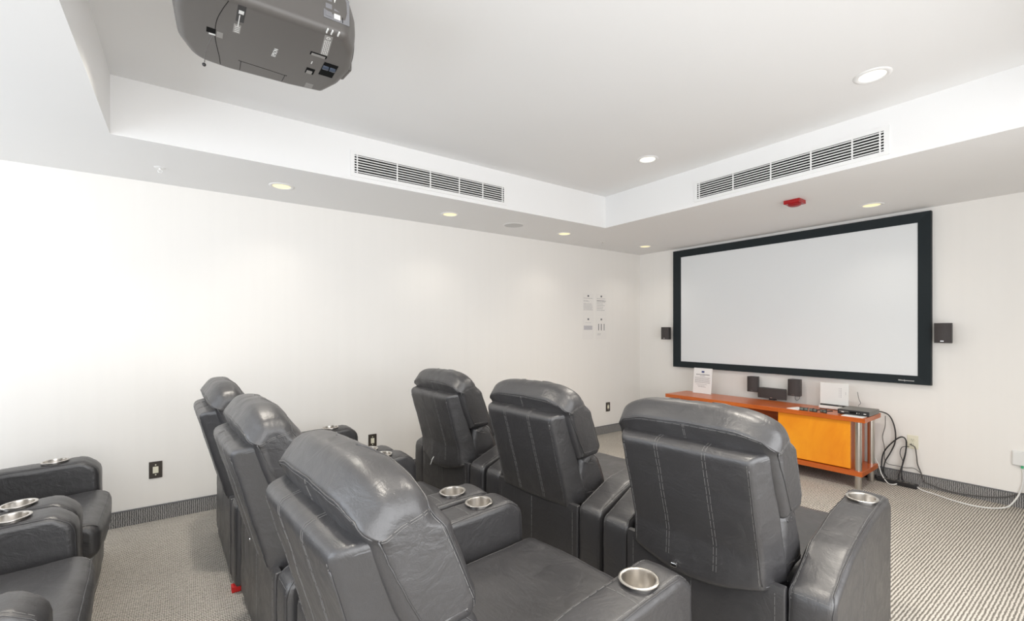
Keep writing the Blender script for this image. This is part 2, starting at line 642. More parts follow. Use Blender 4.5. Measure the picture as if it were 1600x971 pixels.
def make_arm(parent, v, inner, me=[]):
    if not me: me.append(arm_mesh())
    o = bpy.data.objects.new('armrest', me[0]); COL.objects.link(o); o.parent = parent; o.location = (0, v, 0)
    P = []
    top = [(-0.395, 0.10), (-0.395, 0.43), (-0.37, 0.50), (-0.27, 0.54), (-0.1, 0.59), (0.1, 0.61), (0.3, 0.625), (0.46, 0.625), (0.525, 0.59), (0.545, 0.54), (0.545, 0.08)]
    for s in (-1, 1):
        P.append([(u, s * 0.069, z) for u, z in top])
    piping(o, P, 0.0022)
    S = [[(u, s * 0.061, z + 0.01) for u, z in top[1:9]] for s in (-1, 1)]
    stitch(o, S, double=False)
    X = [[(-0.05, -0.07, 0.60), (-0.05, 0, 0.61), (-0.05, 0.07, 0.60)],
         [(-0.40, -0.07, 0.465), (-0.40, 0.0, 0.468), (-0.40, 0.07, 0.465)],
         [(0.25, -0.07, 0.625), (0.25, 0, 0.64), (0.25, 0.07, 0.625)],
         [(0.0, -0.09, 0.585), (0.0, -0.09, 0.06)], [(0.0, 0.09, 0.585), (0.0, 0.09, 0.06)]]
    stitch(o, X, double=False)
    # steel cup holder
    bm = bmesh.new()
    add_lathe(bm, [(0.0, -0.073), (0.043, -0.073), (0.047, -0.068), (0.0490, -0.006), (0.0505, 0.0012), (0.0530, 0.0026), (0.0590, 0.0026), (0.0612, 0.0012), (0.0615, -0.001), (0.058, -0.004), (0.05, -0.006), (0.0495, -0.074), (0.0, -0.0745)], 48)
    cup = obj('cup_holder', bm, M['steel'], o, smooth=40, loc=(0.344, 0, 0.6395), rot=(0, -0.045, 0))
    cup['label'] = 'brushed steel cup holder'
    return o


def make_recliner(dz=0.0, du=0.0, loose=0.0):
    root = empty('recliner')
    L = M['leather']
    # two side arms
    make_arm(root, 0.410, -1); make_arm(root, -0.410, 1)
    # seat cushion
    def wseat(u, v, z):
        if z > 0.40:
            z += 0.010 * math.sin(u * 9 + v * 4) * (1 - (v / 0.33) ** 2) - 0.022 * math.exp(-((u - 0.15) ** 2 + (v) ** 2 * 2) / 0.04)
        return u, v, z
    prof = [(-0.30, 0.27, 0.03), (-0.30, 0.445, 0.03), (0.545, 0.462, 0.04), (0.600, 0.43, 0.045), (0.598, 0.30, 0.05), (0.52, 0.265, 0.03)]
    seat = obj('seat_cushion', puff(prof, -0.316, 0.316, 0.035, crown=0.012, N=96, NV=20, warp=wseat, rough=0.004, seed=3.1), L, root, smooth=True)
    piping(seat, [[(-0.05, -0.308, 0.45), (0.50, -0.308, 0.455), (0.60, -0.29, 0.445), (0.60, 0.29, 0.445), (0.50, 0.308, 0.455), (-0.05, 0.308, 0.45)]], 0.0026)
    # fold-out footrest panel, closed
    fr = obj('footrest', puff([(0.48, 0.06, 0.01), (0.48, 0.262, 0.01), (0.565, 0.262, 0.02), (0.565, 0.06, 0.02)], -0.312, 0.312, 0.016, crown=0.006, N=48, NV=10, rough=0.003, seed=9), L, root, smooth=True)
    # base box with rear panel
    bs = obj('base', puff([(-0.402, 0.035, 0.008), (-0.402, 0.470, 0.012), (-0.368, 0.470, 0.012), (-0.368, 0.26, 0.01), (0.44, 0.26, 0.01), (0.44, 0.035, 0.008)], -0.334, 0.334, 0.006, N=110, NV=6, dome=0.0), L, root, smooth=35)
    stitch(bs, [[(-0.402, 0.02, 0.44), (-0.402, 0.02, 0.06)], [(-0.402, -0.30, 0.44), (-0.402, -0.30, 0.06)], [(-0.402, 0.30, 0.44), (-0.402, 0.30, 0.06)]], double=False)
    # back shell
    def wsh(u, v, z):
        t = (z - 0.44) / 0.49
        ur = -0.405 + (-0.137) * t          # rear surface line
        k = max(0, min(1, (u - ur) / 0.10))
        v2 = v * (0.86 + 0.14 * k)
        if loose and z < 0.56:
            f = (0.56 - z) / 0.12
            cv = max(0.0, 1 - (v / 0.30) ** 2)
            if k < 0.5: u -= (0.030 + 0.012 * cv) * f
            z -= loose * f * (0.05 + 0.95 * cv)
        return u, v2, z
    shell = obj('back_shell', puff([(-0.405, 0.44, 0.012), (-0.546, 0.945, 0.032), (-0.450, 0.965, 0.025), (-0.285, 0.44, 0.012)], -0.312, 0.312, 0.016, crown=0.005, N=90, NV=20, dome=0.0, warp=wsh, rough=0.003, seed=5), L, root, smooth=True)
    def rear(v, z): return (-0.415 - 0.131 * (z - 0.44) / 0.49 - 0.01, v, z)
    S = [[(-0.47, v, 0.985), (-0.53, v, 0.975), rear(v, 0.93), rear(v, 0.455)] for v in (-0.10, 0.10)]
    stitch(shell, S, double=True, sep=0.006)
    piping(shell, [[rear(s * 0.268, 0.90), rear(s * 0.268, 0.46)] for s in (-1, 1)], 0.0024)
    stitch(shell, [[rear(s * 0.258, 0.915), rear(s * 0.258, 0.46)] for s in (-1, 1)], double=False)

    # big pillow that wraps over the top of the shell
    def whead(u, v, z):
        a = min(1.0, abs(v) / 0.337)
        a6 = a ** 6
        hi = max(0.0, min(1.0, (z - dz - 0.955) / 0.08))
        rear = max(0.0, min(1.0, (-0.33 - u) / 0.14)) * max(0.0, min(1.0, (z - dz - 0.76) / 0.19)) ** 2
        z2 = z - (0.052 * a6 + 0.012 * a * a) * hi
        u2 = u + 0.022 * a6 * rear
        fr = max(0.0, min(1.0, (u - (-0.445 + (1.08 - z) * 0.40)) / 0.05))
        dish = max(0.0, 1 - (v / 0.235) ** 2)
        zz = math.exp(-((z - dz - 0.95) / 0.085) ** 2)
        u2 -= 0.036 * fr * dish * zz
        u2 -= 0.012 * fr * dish * (1 if z < 0.93 else 0.6)
        return u2, v, z2
    hp = [(-0.476, 0.950, 0.010), (-0.503, 1.030, 0.030), (-0.455, 1.098, 0.05), (-0.365, 1.104, 0.07), (-0.295, 1.00, 0.10), (-0.200, 0.765, 0.05), (-0.215, 0.710, 0.03), (-0.375, 0.705, 0.02)]
    hp = [(u + du * (z - 0.5), z + dz, r) for u, z, r in hp]
    head = obj('backrest_cushion', puff(hp, -0.337, 0.337, 0.032, crown=0.006, N=130, NV=30, ne=7, dome=0.012, warp=whead, rough=0.0045, seed=2.2), L, root, smooth=True)
    rs_ = [(-0.475, -0.33, 0.965), (-0.50, -0.29, 1.003), (-0.515, -0.2, 1.025), (-0.52, 0, 1.032), (-0.515, 0.2, 1.025), (-0.50, 0.29, 1.003), (-0.475, 0.33, 0.965)]
    piping(head, [rs_], 0.0024)
    stitch(head, [[(u - 0.01, v, z - 0.010) for u, v, z in rs_[1:-1]]], double=False)
    stitch(head, [[(-0.49, 0.0, 0.965), (-0.52, 0.0, 1.025)], [(-0.40, 0.0, 1.13), (-0.32, 0, 1.04), (-0.28, 0, 0.93)]], double=True, sep=0.003)
    for s in (-1, 1):
        # side gusset: corner seam, front and rear welts
        stitch(head, [[(-0.47, s * 0.345, 0.955), (-0.41, s * 0.345, 0.985), (-0.335, s * 0.345, 1.005)]], double=True, sep=0.003)
        fw = [(-0.40, s * 0.07, 1.12), (-0.365, s * 0.18, 1.085), (-0.330, s * 0.33, 1.01), (-0.285, s * 0.335, 0.92), (-0.205, s * 0.335, 0.74)]
        rw = [(-0.47, s * 0.345, 0.955), (-0.415, s * 0.345, 0.86), (-0.35, s * 0.345, 0.74)]
        piping(head, [fw, rw], 0.0022)
        stitch(head, [[(u - 0.006, v, z - 0.004) for u, v, z in fw[2:]]], double=False)
    # lumbar roll
    lp = [(-0.36, 0.50, 0.03), (-0.335, 0.70, 0.03), (-0.26, 0.735, 0.03), (-0.185, 0.69, 0.05), (-0.125, 0.56, 0.06), (-0.11, 0.46, 0.03), (-0.30, 0.44, 0.02)]
    lum = obj('lumbar_cushion', puff(lp, -0.310, 0.310, 0.045, crown=0.012, N=72, NV=18, rough=0.006, seed=7.7), L, root, smooth=True)
    piping(lum, [[(-0.25, s * 0.30, 0.74), (-0.15, s * 0.30, 0.62), (-0.11, s * 0.30, 0.48)] for s in (-1, 1)], 0.0022)
    # feet
    for su in (-0.34, 0.42):
        for sv in (-0.41, 0.41):
            bm = bmesh.new(); add_lathe(bm, [(0, 0), (0.020, 0), (0.024, 0.006), (0.024, 0.036), (0, 0.036)], 16)
            obj('foot', bm, M['black_plastic'], root, smooth=40, loc=(su, sv, 0))
    return root


proto = make_recliner()
proto_loose = make_recliner(loose=0.045)
# front row (furthest from camera position's row), middle row, back row
SEATS = [
    ('front', 2.116, 1.120, 5.5, True, 'black recliner nearest the orange cabinet door, bare metal clip at its loose back panel'),
    ('front', 2.054, 2.105, 4.3, False, 'black recliner in the row nearest the screen, between two others of that row'),
    ('front', 1.980, 3.090, 3.0, True, 'black recliner in front row beside the side wall, white tie hanging at its back'),
    ('middle', 0.750, 1.280, 4.9, False, 'largest near black leather recliner in middle row with seat and both cup holders in view'),
    ('middle', 0.660, 2.294, 3.2, False, 'black leather recliner in middle row, between two others of that row'),
    ('middle', 0.593, 3.290, 2.0, False, 'black recliner in middle row beside the wall, red foot under its rear corner'),
    ('back', -0.945, 3.275, 1.5, False, 'black leather recliner in rear row beside the left wall, seat front beside the carpet aisle'),
    ('back', -0.89, 2.255, 3.6, False, 'black leather recliner cut off by the lower left corner of the photo'),
]
chairs = []
used = set()
for row, x, y, a, loose, lab in SEATS:
    src = proto_loose if loose else proto
    if src in used: o = copy_obj(src)
    else: o = src; used.add(src)
    o.location = (x, y, 0); o.rotation_euler = (0, 0, math.radians(a))
    tag(o, lab, 'recliner', {'front': 'recliners in the front row', 'middle': 'recliners in the middle row', 'back': 'recliners in the rear row'}[row])
    chairs.append(o)
# odd bits on single recliners
clip = box(-0.007, 0.007, -0.012, 0.012, -0.008, 0.008, bev=0.002)
o = obj('metal_clip', clip, M['chrome'], chairs[0], loc=(-0.462, 0.062, 0.425)); o['label'] = 'bare metal clip'
o = obj('tie', tube([(-0.46, 0.045, 0.450), (-0.475, 0.045, 0.430), (-0.478, 0.055, 0.405), (-0.476, 0.07, 0.388)], 0.0028, 6), M['cable_white'], chairs[2], smooth=True); o['label'] = 'white tie'
o = obj('red_foot', box(-0.022, 0.022, -0.022, 0.022, 0, 0.034, bev=0.004), M['red_foot'], chairs[5], loc=(-0.385, -0.43, 0.0)); o['label'] = 'red plastic foot'
bm = bmesh.new(); add_lathe(bm, [(0.0, 0.004), (0.005, 0.003), (0.007, 0)], 12, M=Matrix.Rotation(-PI / 2, 4, 'Y'))
o = obj('rivet', bm, M['chrome'], chairs[4], smooth=True, loc=(-0.412, 0.12, 0.44)); o['label'] = 'bright metal rivet'

# ------------------------------------------------------------------ projector screen
t = empty('projection_screen', (XB - 0.05, 2.37, 0.914), 0, 'large wall mounted white projection screen in a wide black frame', 'projection screen')
def rel(o_): return o_
y0, y1, z0, z1 = 1.079 - 2.37, 3.662 - 2.37, 0.0, 1.534
iy0, iy1, iz0, iz1 = 1.170 - 2.37, 3.556 - 2.37, 0.076, 1.446
bm = bmesh.new()
X0, X1 = 0.0, 0.048
for pts in (((y0, z0), (y1, z0), (iy1, iz0), (iy0, iz0)), ((y1, z0), (y1, z1), (iy1, iz1), (iy1, iz0)), ((y1, z1), (y0, z1), (iy0, iz1), (iy1, iz1)), ((y0, z1), (y0, z0), (iy0, iz0), (iy0, iz1))):
    # mitred bar, bevelled towards the picture
    a, b, c, d = pts
    f = [bm.verts.new((X0, p[0], p[1])) for p in (a, b)] + [bm.verts.new((X0 + 0.012, p[0], p[1])) for p in (c, d)]
    g = [bm.verts.new((X1, p[0], p[1])) for p in (a, b, c, d)]
    bm.faces.new(f); bm.faces.new(g[::-1])
    for i in range(4):
        j = (i + 1) % 4
        bm.faces.new((f[i], f[j], g[j], g[i]))
obj('frame', bm, M['screen_frame'], t)
obj('screen_surface', box(0.018, 0.024, iy0 - 0.01, iy1 + 0.01, iz0 - 0.01, iz1 + 0.01), M['screen_fabric'], t)
# small white wordmark on the lower right of the frame: letter sized strokes, too small to read
bm = bmesh.new()
y = 1.275 - 2.37
hts = [(.011, 0), (.011, 0), (.010, 0), (.008, 0), (.008, 0), (.013, -.005), (.007, 0), (.007, 0), (.007, 0), (.007, 0), (.007, 0), (.007, 0), (.008, 0)]
for i, (hh, dz_) in enumerate(hts):
    yy = 1.302 - 2.37 - i * 0.0086
    zz = 0.026 + dz_
    add_box(bm, -0.0015, 0.001, yy - 0.0022, yy + 0.0004, zz, zz + hh + (0.004 if dz_ else 0))
    add_box(bm, -0.0015, 0.001, yy - 0.0072, yy - 0.0048, zz + (0.004 if dz_ else 0), zz + 0.0075 + (0.003 if dz_ else 0))
    add_box(bm, -0.0015, 0.001, yy - 0.0060, yy, 0.0295, 0.0315)
obj('wordmark', bm, M['print_white'], t)['label'] = 'small white wordmark'


# ------------------------------------------------------------------ satellite speakers
def speaker(loc, rz, label, group, w_, h_, d_, cat='speaker', stub=False):
    t = empty('satellite_speaker' if h_ > w_ else 'center_speaker', loc, rz, label, cat, group)
    # origin at the bottom of its back, speaker points towards local -x
    bm = bmesh.new()
    n = 9
    sect = [(0.0, -w_ / 2 * 0.80), (-d_ * 0.75, -w_ / 2)] + [(-d_ * 0.75 - d_ * 0.02, -w_ / 2)] + [(-d_ * 0.75 - d_ * 0.02, w_ / 2), (-d_ * 0.75, w_ / 2), (0.0, w_ / 2 * 0.80)]
    lo = [bm.verts.new((x, y, 0.0)) for x, y in sect]; hi = [bm.verts.new((x, y, h_)) for x, y in sect]
    bm.faces.new(lo); bm.faces.new(hi[::-1])
    for i in range(len(sect)):
        j = (i + 1) % len(sect)
        bm.faces.new((lo[i], hi[i], hi[j], lo[j]))
    bmesh.ops.bevel(bm, geom=[e for e in bm.edges], offset=0.002, segments=1, affect='EDGES')
    obj('cabinet', bm, M['speaker_body'], t)
    bm = bmesh.new()
    g0, g1 = -d_ * 0.77, -d_
    wi = w_ * 0.47
    cols = []
    for k in range(n + 1):
        q = -1 + 2 * k / n
        x = g1 + (g0 - g1) * abs(q) ** 2.4
        cols.append([bm.verts.new((x, q * wi, h_ * 0.02)), bm.verts.new((x - 0.0, q * wi, h_ * 0.98)), bm.verts.new((g0, q * wi, h_ * 0.98)), bm.verts.new((g0, q * wi, h_ * 0.02))])
    for a, b in zip(cols, cols[1:]):
        for i in range(4):
            j = (i + 1) % 4
            bm.faces.new((a[i], a[j], b[j], b[i]))
    bm.faces.new(cols[0]); bm.faces.new(cols[-1][::-1])
    obj('grille', bm, M['speaker_grille'], t, smooth=30)
    bm = box(g1 - 0.0025, g1 + 0.002, -0.011, 0.011, h_ * 0.08, h_ * 0.08 + 0.006, bev=0.001)
    obj('badge', bm, M['chrome'], t)['label'] = 'small silver badge'
    return t


def wall_bracket(t, z):
    obj('bracket', box(-0.004, 0.045, -0.012, 0.012, z - 0.015, z + 0.015, bev=0.003), M['black_plastic'], t)


s = speaker((XB - 0.045, 3.745, 1.275), 0.10, 'small black wall speaker beside the left edge of the screen frame', 'small wall speakers', 0.112, 0.165, 0.10); wall_bracket(s, 0.085)
s = speaker((XB - 0.045, 0.985, 1.290), -0.05, 'small black wall speaker beside the right edge of the screen frame', 'small wall speakers', 0.112, 0.170, 0.10); wall_bracket(s, 0.085)
s = speaker((XB - 0.045, 2.590, 0.700), 0.12, 'upright black speaker under the screen, left of the wide centre speaker', 'small wall speakers', 0.115, 0.172, 0.10); wall_bracket(s, 0.085)
s = speaker((XB - 0.045, 2.150, 0.702), -0.02, 'upright black speaker under the screen, right of the wide centre speaker', 'small wall speakers', 0.118, 0.176, 0.10); wall_bracket(s, 0.085)
s = speaker((XB - 0.055, 2.372, 0.647), 0.0, 'wide low black centre speaker on the cabinet under the screen', None, 0.302, 0.112, 0.085)
obj('stand_foot', box(-0.07, -0.02, -0.03, 0.03, -0.015, 0.0005), M['black_plastic'], s)
obj('bracket', box(-0.004, 0.054, -0.02, 0.02, 0.04, 0.07), M['black_plastic'], s)
tag(obj('speaker_cable', tube([(5.29, 2.16, 0.706), (5.29, 2.168, 0.672), (5.285, 2.15, 0.652), (5.29, 2.128, 0.668), (5.292, 2.12, 0.706)], 0.002, 6), M['cable_black'], smooth=True), 'thin black wire loop hanging below the right upright speaker', 'cable')

# ------------------------------------------------------------------ cabinet
SR = math.radians(1.6)
cab = empty('media_cabinet', (4.77, 1.40, 0), SR, 'long low cherry and orange wood media cabinet with steel posts under the screen', 'cabinet')
# local: x = depth (0 .. .46), y = length (0 .. 1.97)
Ld, Lw = 0.455, 1.972
ZTOP = 0.632
obj('top', box(0, Ld, 0, Lw, ZTOP - 0.040, ZTOP, bev=0.002), M['cherry'], cab)
obj('bottom_shelf', box(0, Ld, 0.02, Lw - 0.02, 0.118, 0.160, bev=0.002), M['cherry'], cab)
bm = bmesh.new()
b0, b1 = 0.118, Lw - 0.118
zt, zb = ZTOP - 0.0405, 0.1605
add_box(bm, 0.05, Ld - 0.02, b0, b0 + 0.018, zb, zt)
add_box(bm, 0.05, Ld - 0.02, b1 - 0.018, b1, zb, zt)
add_box(bm, 0.05, Ld - 0.02, 0.70, 0.718, zb, zt)
add_box(bm, 0.05, Ld - 0.02, Lw - 0.718, Lw - 0.70, zb, zt)
add_box(bm, Ld - 0.032, Ld - 0.020, b0 + 0.018, b1 - 0.018, zb, zt)
add_box(bm, 0.06, Ld - 0.033, 0.718, Lw - 0.718, 0.36, 0.378)
obj('carcass', bm, M['cherry'], cab)
for ya, yb in ((b0 - 0.004, 0.712), (Lw - 0.712, b1 + 0.004)):
    obj('door', box(0.028, 0.0495, ya, yb, zb + 0.008, zt - 0.004, bev=0.0015), M['maple_orange'], cab)
for x in (0.048, Ld - 0.045):
    for y in (0.062, Lw - 0.062):
        bm = bmesh.new()
        add_lathe(bm, [(0, 0.0), (0.027, 0.0), (0.027, 0.1175), (0, 0.1175)], 28)
        add_lathe(bm, [(0, zb), (0.027, zb), (0.027, zt), (0, zt)], 28)
        obj('leg', bm, M['steel'], cab, smooth=40, loc=(x, y, 0))['label'] = 'brushed steel post'
cM = Matrix.Translation((4.77, 1.40, 0)) @ Matrix.Rotation(SR, 4, 'Z')


def on_cab(x, y, z=0.0):
    return tuple(cM @ Vector((x, y, ZTOP + z)))


# ------------------------------------------------------------------ printed notices
def notice(loc, rz, w_, h_, label, group, lines, paper, logo, cat='notice', thick=0.0012, tilt=0.0):
    t = empty('notice', loc, rz, label, cat, group)
    t.rotation_euler = (0, tilt, rz)
    obj('sheet', box(0, thick, -w_ / 2, w_ / 2, 0, h_), paper, t)
    by = {}
    for (ya, yb, za, zb_, mm) in lines: by.setdefault(mm, []).append((ya, yb, za, zb_))
    for mm, ls in by.items():
        bm = bmesh.new()
        for ya, yb, za, zb_ in ls:
            # rows of word sized dashes
            if mm in ('ink_soft', 'ink', 'ink_pale') and (zb_ - za) < 0.012:
                y = yb
                while y > ya + 0.004:
                    wl = min(random.uniform(0.008, 0.02), y - ya)
                    add_box(bm, -0.0006, 0.0002, y - wl, y, za, zb_)
                    y -= wl + 0.004
            else:
                add_box(bm, -0.0006, 0.0002, ya, yb, za, zb_)
        obj('print', bm, M[mm], t)
    return t


def text_rows(w_, h_, z_hi, z_lo, n, mm, jag=0.25, th=0.005):
    out = []
    for i in range(n):
        z = z_hi + (z_lo - z_hi) * i / max(1, n - 1)
        out.append((-w_ * (0.42 - random.random() * jag), w_ * 0.42, z, z + th, mm))
    return out


# standing notice on the cabinet
h_, w_ = 0.305, 0.235
ln = [(-0.018, 0.016, 0.250, 0.272, 'ink_blue'), (-0.085, 0.085, 0.222, 0.231, 'ink'), (-0.03, 0.035, 0.206, 0.214, 'ink_soft')]
ln += text_rows(w_, h_, 0.190, 0.125, 7, 'ink_soft', 0.06, 0.005) + [(-0.06, 0.085, 0.105, 0.110, 'ink_soft'), (-0.03, 0.06, 0.088, 0.093, 'ink_soft'), (-0.045, 0.05, 0.076, 0.081, 'ink_soft')]
nt = notice(on_cab(0.36, 1.71, 0.001), SR, w_, h_, 'white printed notice standing on the left end of the media cabinet', None, ln, M['paper'], None, thick=0.004, tilt=math.radians(6))
obj('holder', box(-0.004, 0.06, -w_ / 2, w_ / 2, 0.0, 0.003), M['white_plastic'], nt)

# four notices taped on the left wall (they face -y: local x axis points to -y -> rz = 90 deg, front is local -x side)
W2, H2 = 0.205, 0.298
def wall_notice(x, z, label, lines):
    return notice((x, YA - 0.0016, z), PI / 2, W2, H2, label, 'notices taped to the left wall', lines, M['paper_wall'], None)


lg = (-0.013, 0.013, 0.252, 0.276, 'ink')
wall_notice(4.291, 1.584, 'printed notice on the side wall, upper left of the four, with short text lines', [lg] + [(-0.08, 0.085, 0.232, 0.237, 'ink_soft'), (-0.0, 0.085, 0.20, 0.205, 'ink_soft'), (-0.02, 0.085, 0.188, 0.193, 'ink_pale')] + text_rows(W2, H2, 0.16, 0.08, 6, 'ink_soft', 0.1))
wall_notice(4.537, 1.588, 'printed notice on the side wall, upper right of the four, with bold long text lines', [lg] + [(-0.08, 0.085, 0.232, 0.237, 'ink_soft')] + text_rows(W2, H2, 0.205, 0.075, 7, 'ink_soft', 0.3, 0.006) + [(-0.085, 0.085, 0.200, 0.207, 'ink')])
wall_notice(4.291, 1.279, 'printed notice on the side wall, lower left of the four, with one pale grey block', [lg, (-0.075, 0.08, 0.125, 0.180, 'ink_pale'), (-0.05, 0.05, 0.215, 0.219, 'ink_pale')])
wall_notice(4.537, 1.279, 'printed notice on the side wall, lower right of the four, with three dark upright bars', [lg, (0.045, 0.058, 0.118, 0.205, 'ink'), (-0.006, 0.007, 0.118, 0.205, 'ink'), (-0.060, -0.048, 0.118, 0.205, 'ink'), (0.0, 0.07, 0.07, 0.075, 'ink_soft'), (0.02, 0.075, 0.055, 0.060, 'ink_soft')])


# ------------------------------------------------------------------ outlets and wall plates
def plate(loc, rz, label, group, col, insert, name='wall_plate', cat='outlet', w_=0.078, h_=0.122, duplex=False):
    t = empty(name, loc, rz, label, cat, group)
    obj('cover_plate', box(-0.006, 0.0, -w_ / 2, w_ / 2, -h_ / 2, h_ / 2, bev=0.002), col, t)
    if duplex:
        for dz_ in (-0.0195, 0.0195):
            bm = bmesh.new(); add_lathe(bm, [(0.0, 0.0), (0.0165, 0.0), (0.0175, -0.002), (0.0175, -0.003)], 20, M=Matrix.Rotation(-PI / 2, 4, 'Y'))
            sk = obj('socket', bm, insert, t, smooth=40, loc=(-0.0095, 0, dz_))
            bm = bmesh.new()
            for yy in (-0.006, 0.006): add_box(bm, -0.0112, -0.0092, yy - 0.001, yy + 0.001, dz_ - 0.001, dz_ + 0.007)
            add_box(bm, -0.0112, -0.0092, -0.002, 0.002, dz_ - 0.010, dz_ - 0.006)
            obj('slots', bm, M['dark_void'], sk, loc=(0.0095, 0, -dz_))
    elif insert:
        obj('switch' if cat == 'switch' else 'insert', box(-0.010, -0.0055, -0.0165, 0.0165, -0.024, 0.024, bev=0.002), insert, t)
        for dz_ in (-0.036, 0.036):
            bm = bmesh.new(); add_lathe(bm, [(0, 0.0015), (0.0045, 0.001), (0.005, -0.002)], 12, M=Matrix.Rotation(-PI / 2, 4, 'Y'))
            obj('screw', bm, insert, t, smooth=True, loc=(-0.0065, 0, dz_))
    return t


g = 'dark wall plates on the left wall'
plate((-0.174, YA, 0.372), PI / 2, 'dark brown wall plate with ivory insert on the wall between rear and middle recliner rows', g, M['brown_plate'], M['ivory'])
plate((1.436, YA, 0.357), PI / 2, 'dark brown wall plate with ivory insert on the wall above the middle row cup holders', g, M['brown_plate'], M['ivory'])
plate((4.665, YA, 0.357), PI / 2, 'dark brown wall plate with ivory insert low on the wall near the room corner', g, M['brown_plate'], M['ivory'])
plate((XB, 1.212, 0.388), 0, 'ivory duplex outlet on the screen wall right of the cabinet', None, M['ivory'], M['ivory'], 'wall_outlet', duplex=True)
jb = plate((XB, 0.548, 0.388), 0, 'white square junction box on the wall at the right photo edge', None, M['white_plastic'], None, 'junction_box', 'wall box', 0.115, 0.118)
obj('raised_cover', box(-0.028, -0.0055, -0.052, 0.052, -0.052, 0.054, bev=0.004), M['white_plastic'], jb)
obj('plug', box(-0.022, -0.008, -0.006, 0.008, -0.074, -0.0525, bev=0.002), M['green_plug'], jb)['label'] = 'green cable plug'

# ------------------------------------------------------------------ things on the cabinet
dv = empty('disc_player', on_cab(0.10, 0.115), SR + math.radians(-1), 'flat grey and black disc player lying on the right end of the media cabinet', 'disc player')
dz0 = 0.006
obj('case', box(0.012, 0.275, -0.118, 0.118, dz0, 0.046, bev=0.002), M['grey_device'], dv)
obj('front_panel', box(0.0, 0.0125, -0.118, 0.118, dz0, 0.046, bev=0.002), M['black_plastic'], dv)
obj('disc_tray', box(-0.0015, 0.001, 0.035, 0.105, 0.026, 0.034, bev=0.0005), M['grey_device'], dv)
obj('display', box(-0.001, 0.001, -0.055, 0.025, 0.016, 0.034), M['dark_void'], dv)
for yy, ww in ((-0.030, 0.007), (-0.046, 0.004), (-0.088, 0.018), (0.078, 0.02)):
    obj('button', box(-0.003, 0.001, yy - ww / 2, yy + ww / 2, 0.021, 0.028, bev=0.0008), M['print_white'], dv)
for xx in (0.03, 0.25):
    for yy in (-0.10, 0.10):
        bm = bmesh.new(); add_lathe(bm, [(0, 0), (0.009, 0), (0.009, dz0), (0, dz0)], 12)
        obj('foot', bm, M['black_plastic'], dv, loc=(xx, yy, 0))

tag(obj('papers', box(0.0, 0.105, -0.075, 0.085, 0, 0.0035), M['paper'], loc=on_cab(0.012, 0.095), rot=(0, 0, SR - 0.04)), 'white sheet of paper lying before the disc player', 'paper', 'loose papers on the cabinet')
tag(obj('papers', box(0.0, 0.15, -0.055, 0.055, 0, 0.0045), M['paper'], loc=on_cab(0.03, 0.585), rot=(0, 0, SR - 0.25)), 'small stack of white papers left of the dark glasses on the cabinet', 'paper', 'loose papers on the cabinet')


def glasses(x, y, rz, label):
    t = empty('folded_glasses', on_cab(x, y), SR + rz, label, 'glasses', 'dark glasses on the cabinet')
    obj('frame', box(0.0, 0.010, -0.034, 0.034, 0.0, 0.030, bev=0.003), M['black_plastic'], t)
    for s_ in (-1, 1):
        obj('lens', box(-0.003, 0.0005, s_ * 0.017 - 0.013, s_ * 0.017 + 0.013, 0.005, 0.026, bev=0.002), M['glass_smoke'], t)
        obj('temple', box(0.010, 0.075, s_ * 0.030 - 0.003, s_ * 0.030 + 0.003, 0.014, 0.024, bev=0.001), M['black_plastic'], t)
    return t


glasses(0.030, 0.485, 0.25, 'leftmost of the three dark folded glasses on the cabinet edge')
glasses(0.030, 0.408, -0.15, 'middle of the three dark folded glasses on the cabinet edge')
glasses(0.045, 0.330, -0.45, 'rightmost of the three dark folded glasses, nearest the disc player')

# white box, slim black unit on it and a white panel leaning on the wall
bx = empty('set_top_box', on_cab(0.30, 0.345), SR, 'slim white box on the cabinet under the small black strip unit', 'set top box')
obj('case', box(0.0, 0.11, -0.105, 0.105, 0.006, 0.034, bev=0.003), M['white_plastic'], bx)
obj('base', box(0.004, 0.106, -0.10, 0.10, 0.0, 0.0062), M['black_plastic'], bx)
st = empty('sensor_bar', on_cab(0.315, 0.335, 0.034), SR, 'thin black strip unit lying on the slim white box', 'remote sensor')
obj('body', box(0.0, 0.030, -0.11, 0.11, 0.0, 0.013, bev=0.002), M['black_plastic'], st)
obj('light_window', box(-0.001, 0.0005, -0.075, -0.045, 0.003, 0.010), M['grey_device'], st)
pn = empty('white_panel', on_cab(0.372, 0.345, 0.034), SR, 'square white panel standing against the wall behind the black strip unit', 'panel')
obj('board', box(0.0, 0.012, -0.118, 0.118, 0.0, 0.215, bev=0.003), M['white_plastic'], pn)
bm = bmesh.new()
for i in range(6):
    add_box(bm, -0.0006, 0.0004, -0.062, -0.054, 0.085 + i * 0.016, 0.093 + i * 0.016)
    add_box(bm, -0.0006, 0.0004, -0.046, -0.040, 0.085 + i * 0.016, 0.091 + i * 0.016)
add_box(bm, -0.0006, 0.0004, -0.098, -0.095, 0.11, 0.14)
obj('print', bm, M['ink_pale'], pn)
tag(obj('thin_cable', tube([(5.295, 1.615, 0.80), (5.29, 1.60, 0.73), (5.25, 1.575, 0.70), (5.19, 1.57, 0.69), (5.16, 1.565, 0.682)], 0.0022, 6), M['cable_grey'], smooth=True), 'thin grey cable rising from the disc player to the wall', 'cable')

# ------------------------------------------------------------------ cables by the cabinet and power strip


def cable(pts, r, m_, label, group='cables beside the cabinet'):
    return tag(obj('cable', tube(pts, r, 8), M[m_], smooth=True), label, 'cable', group)


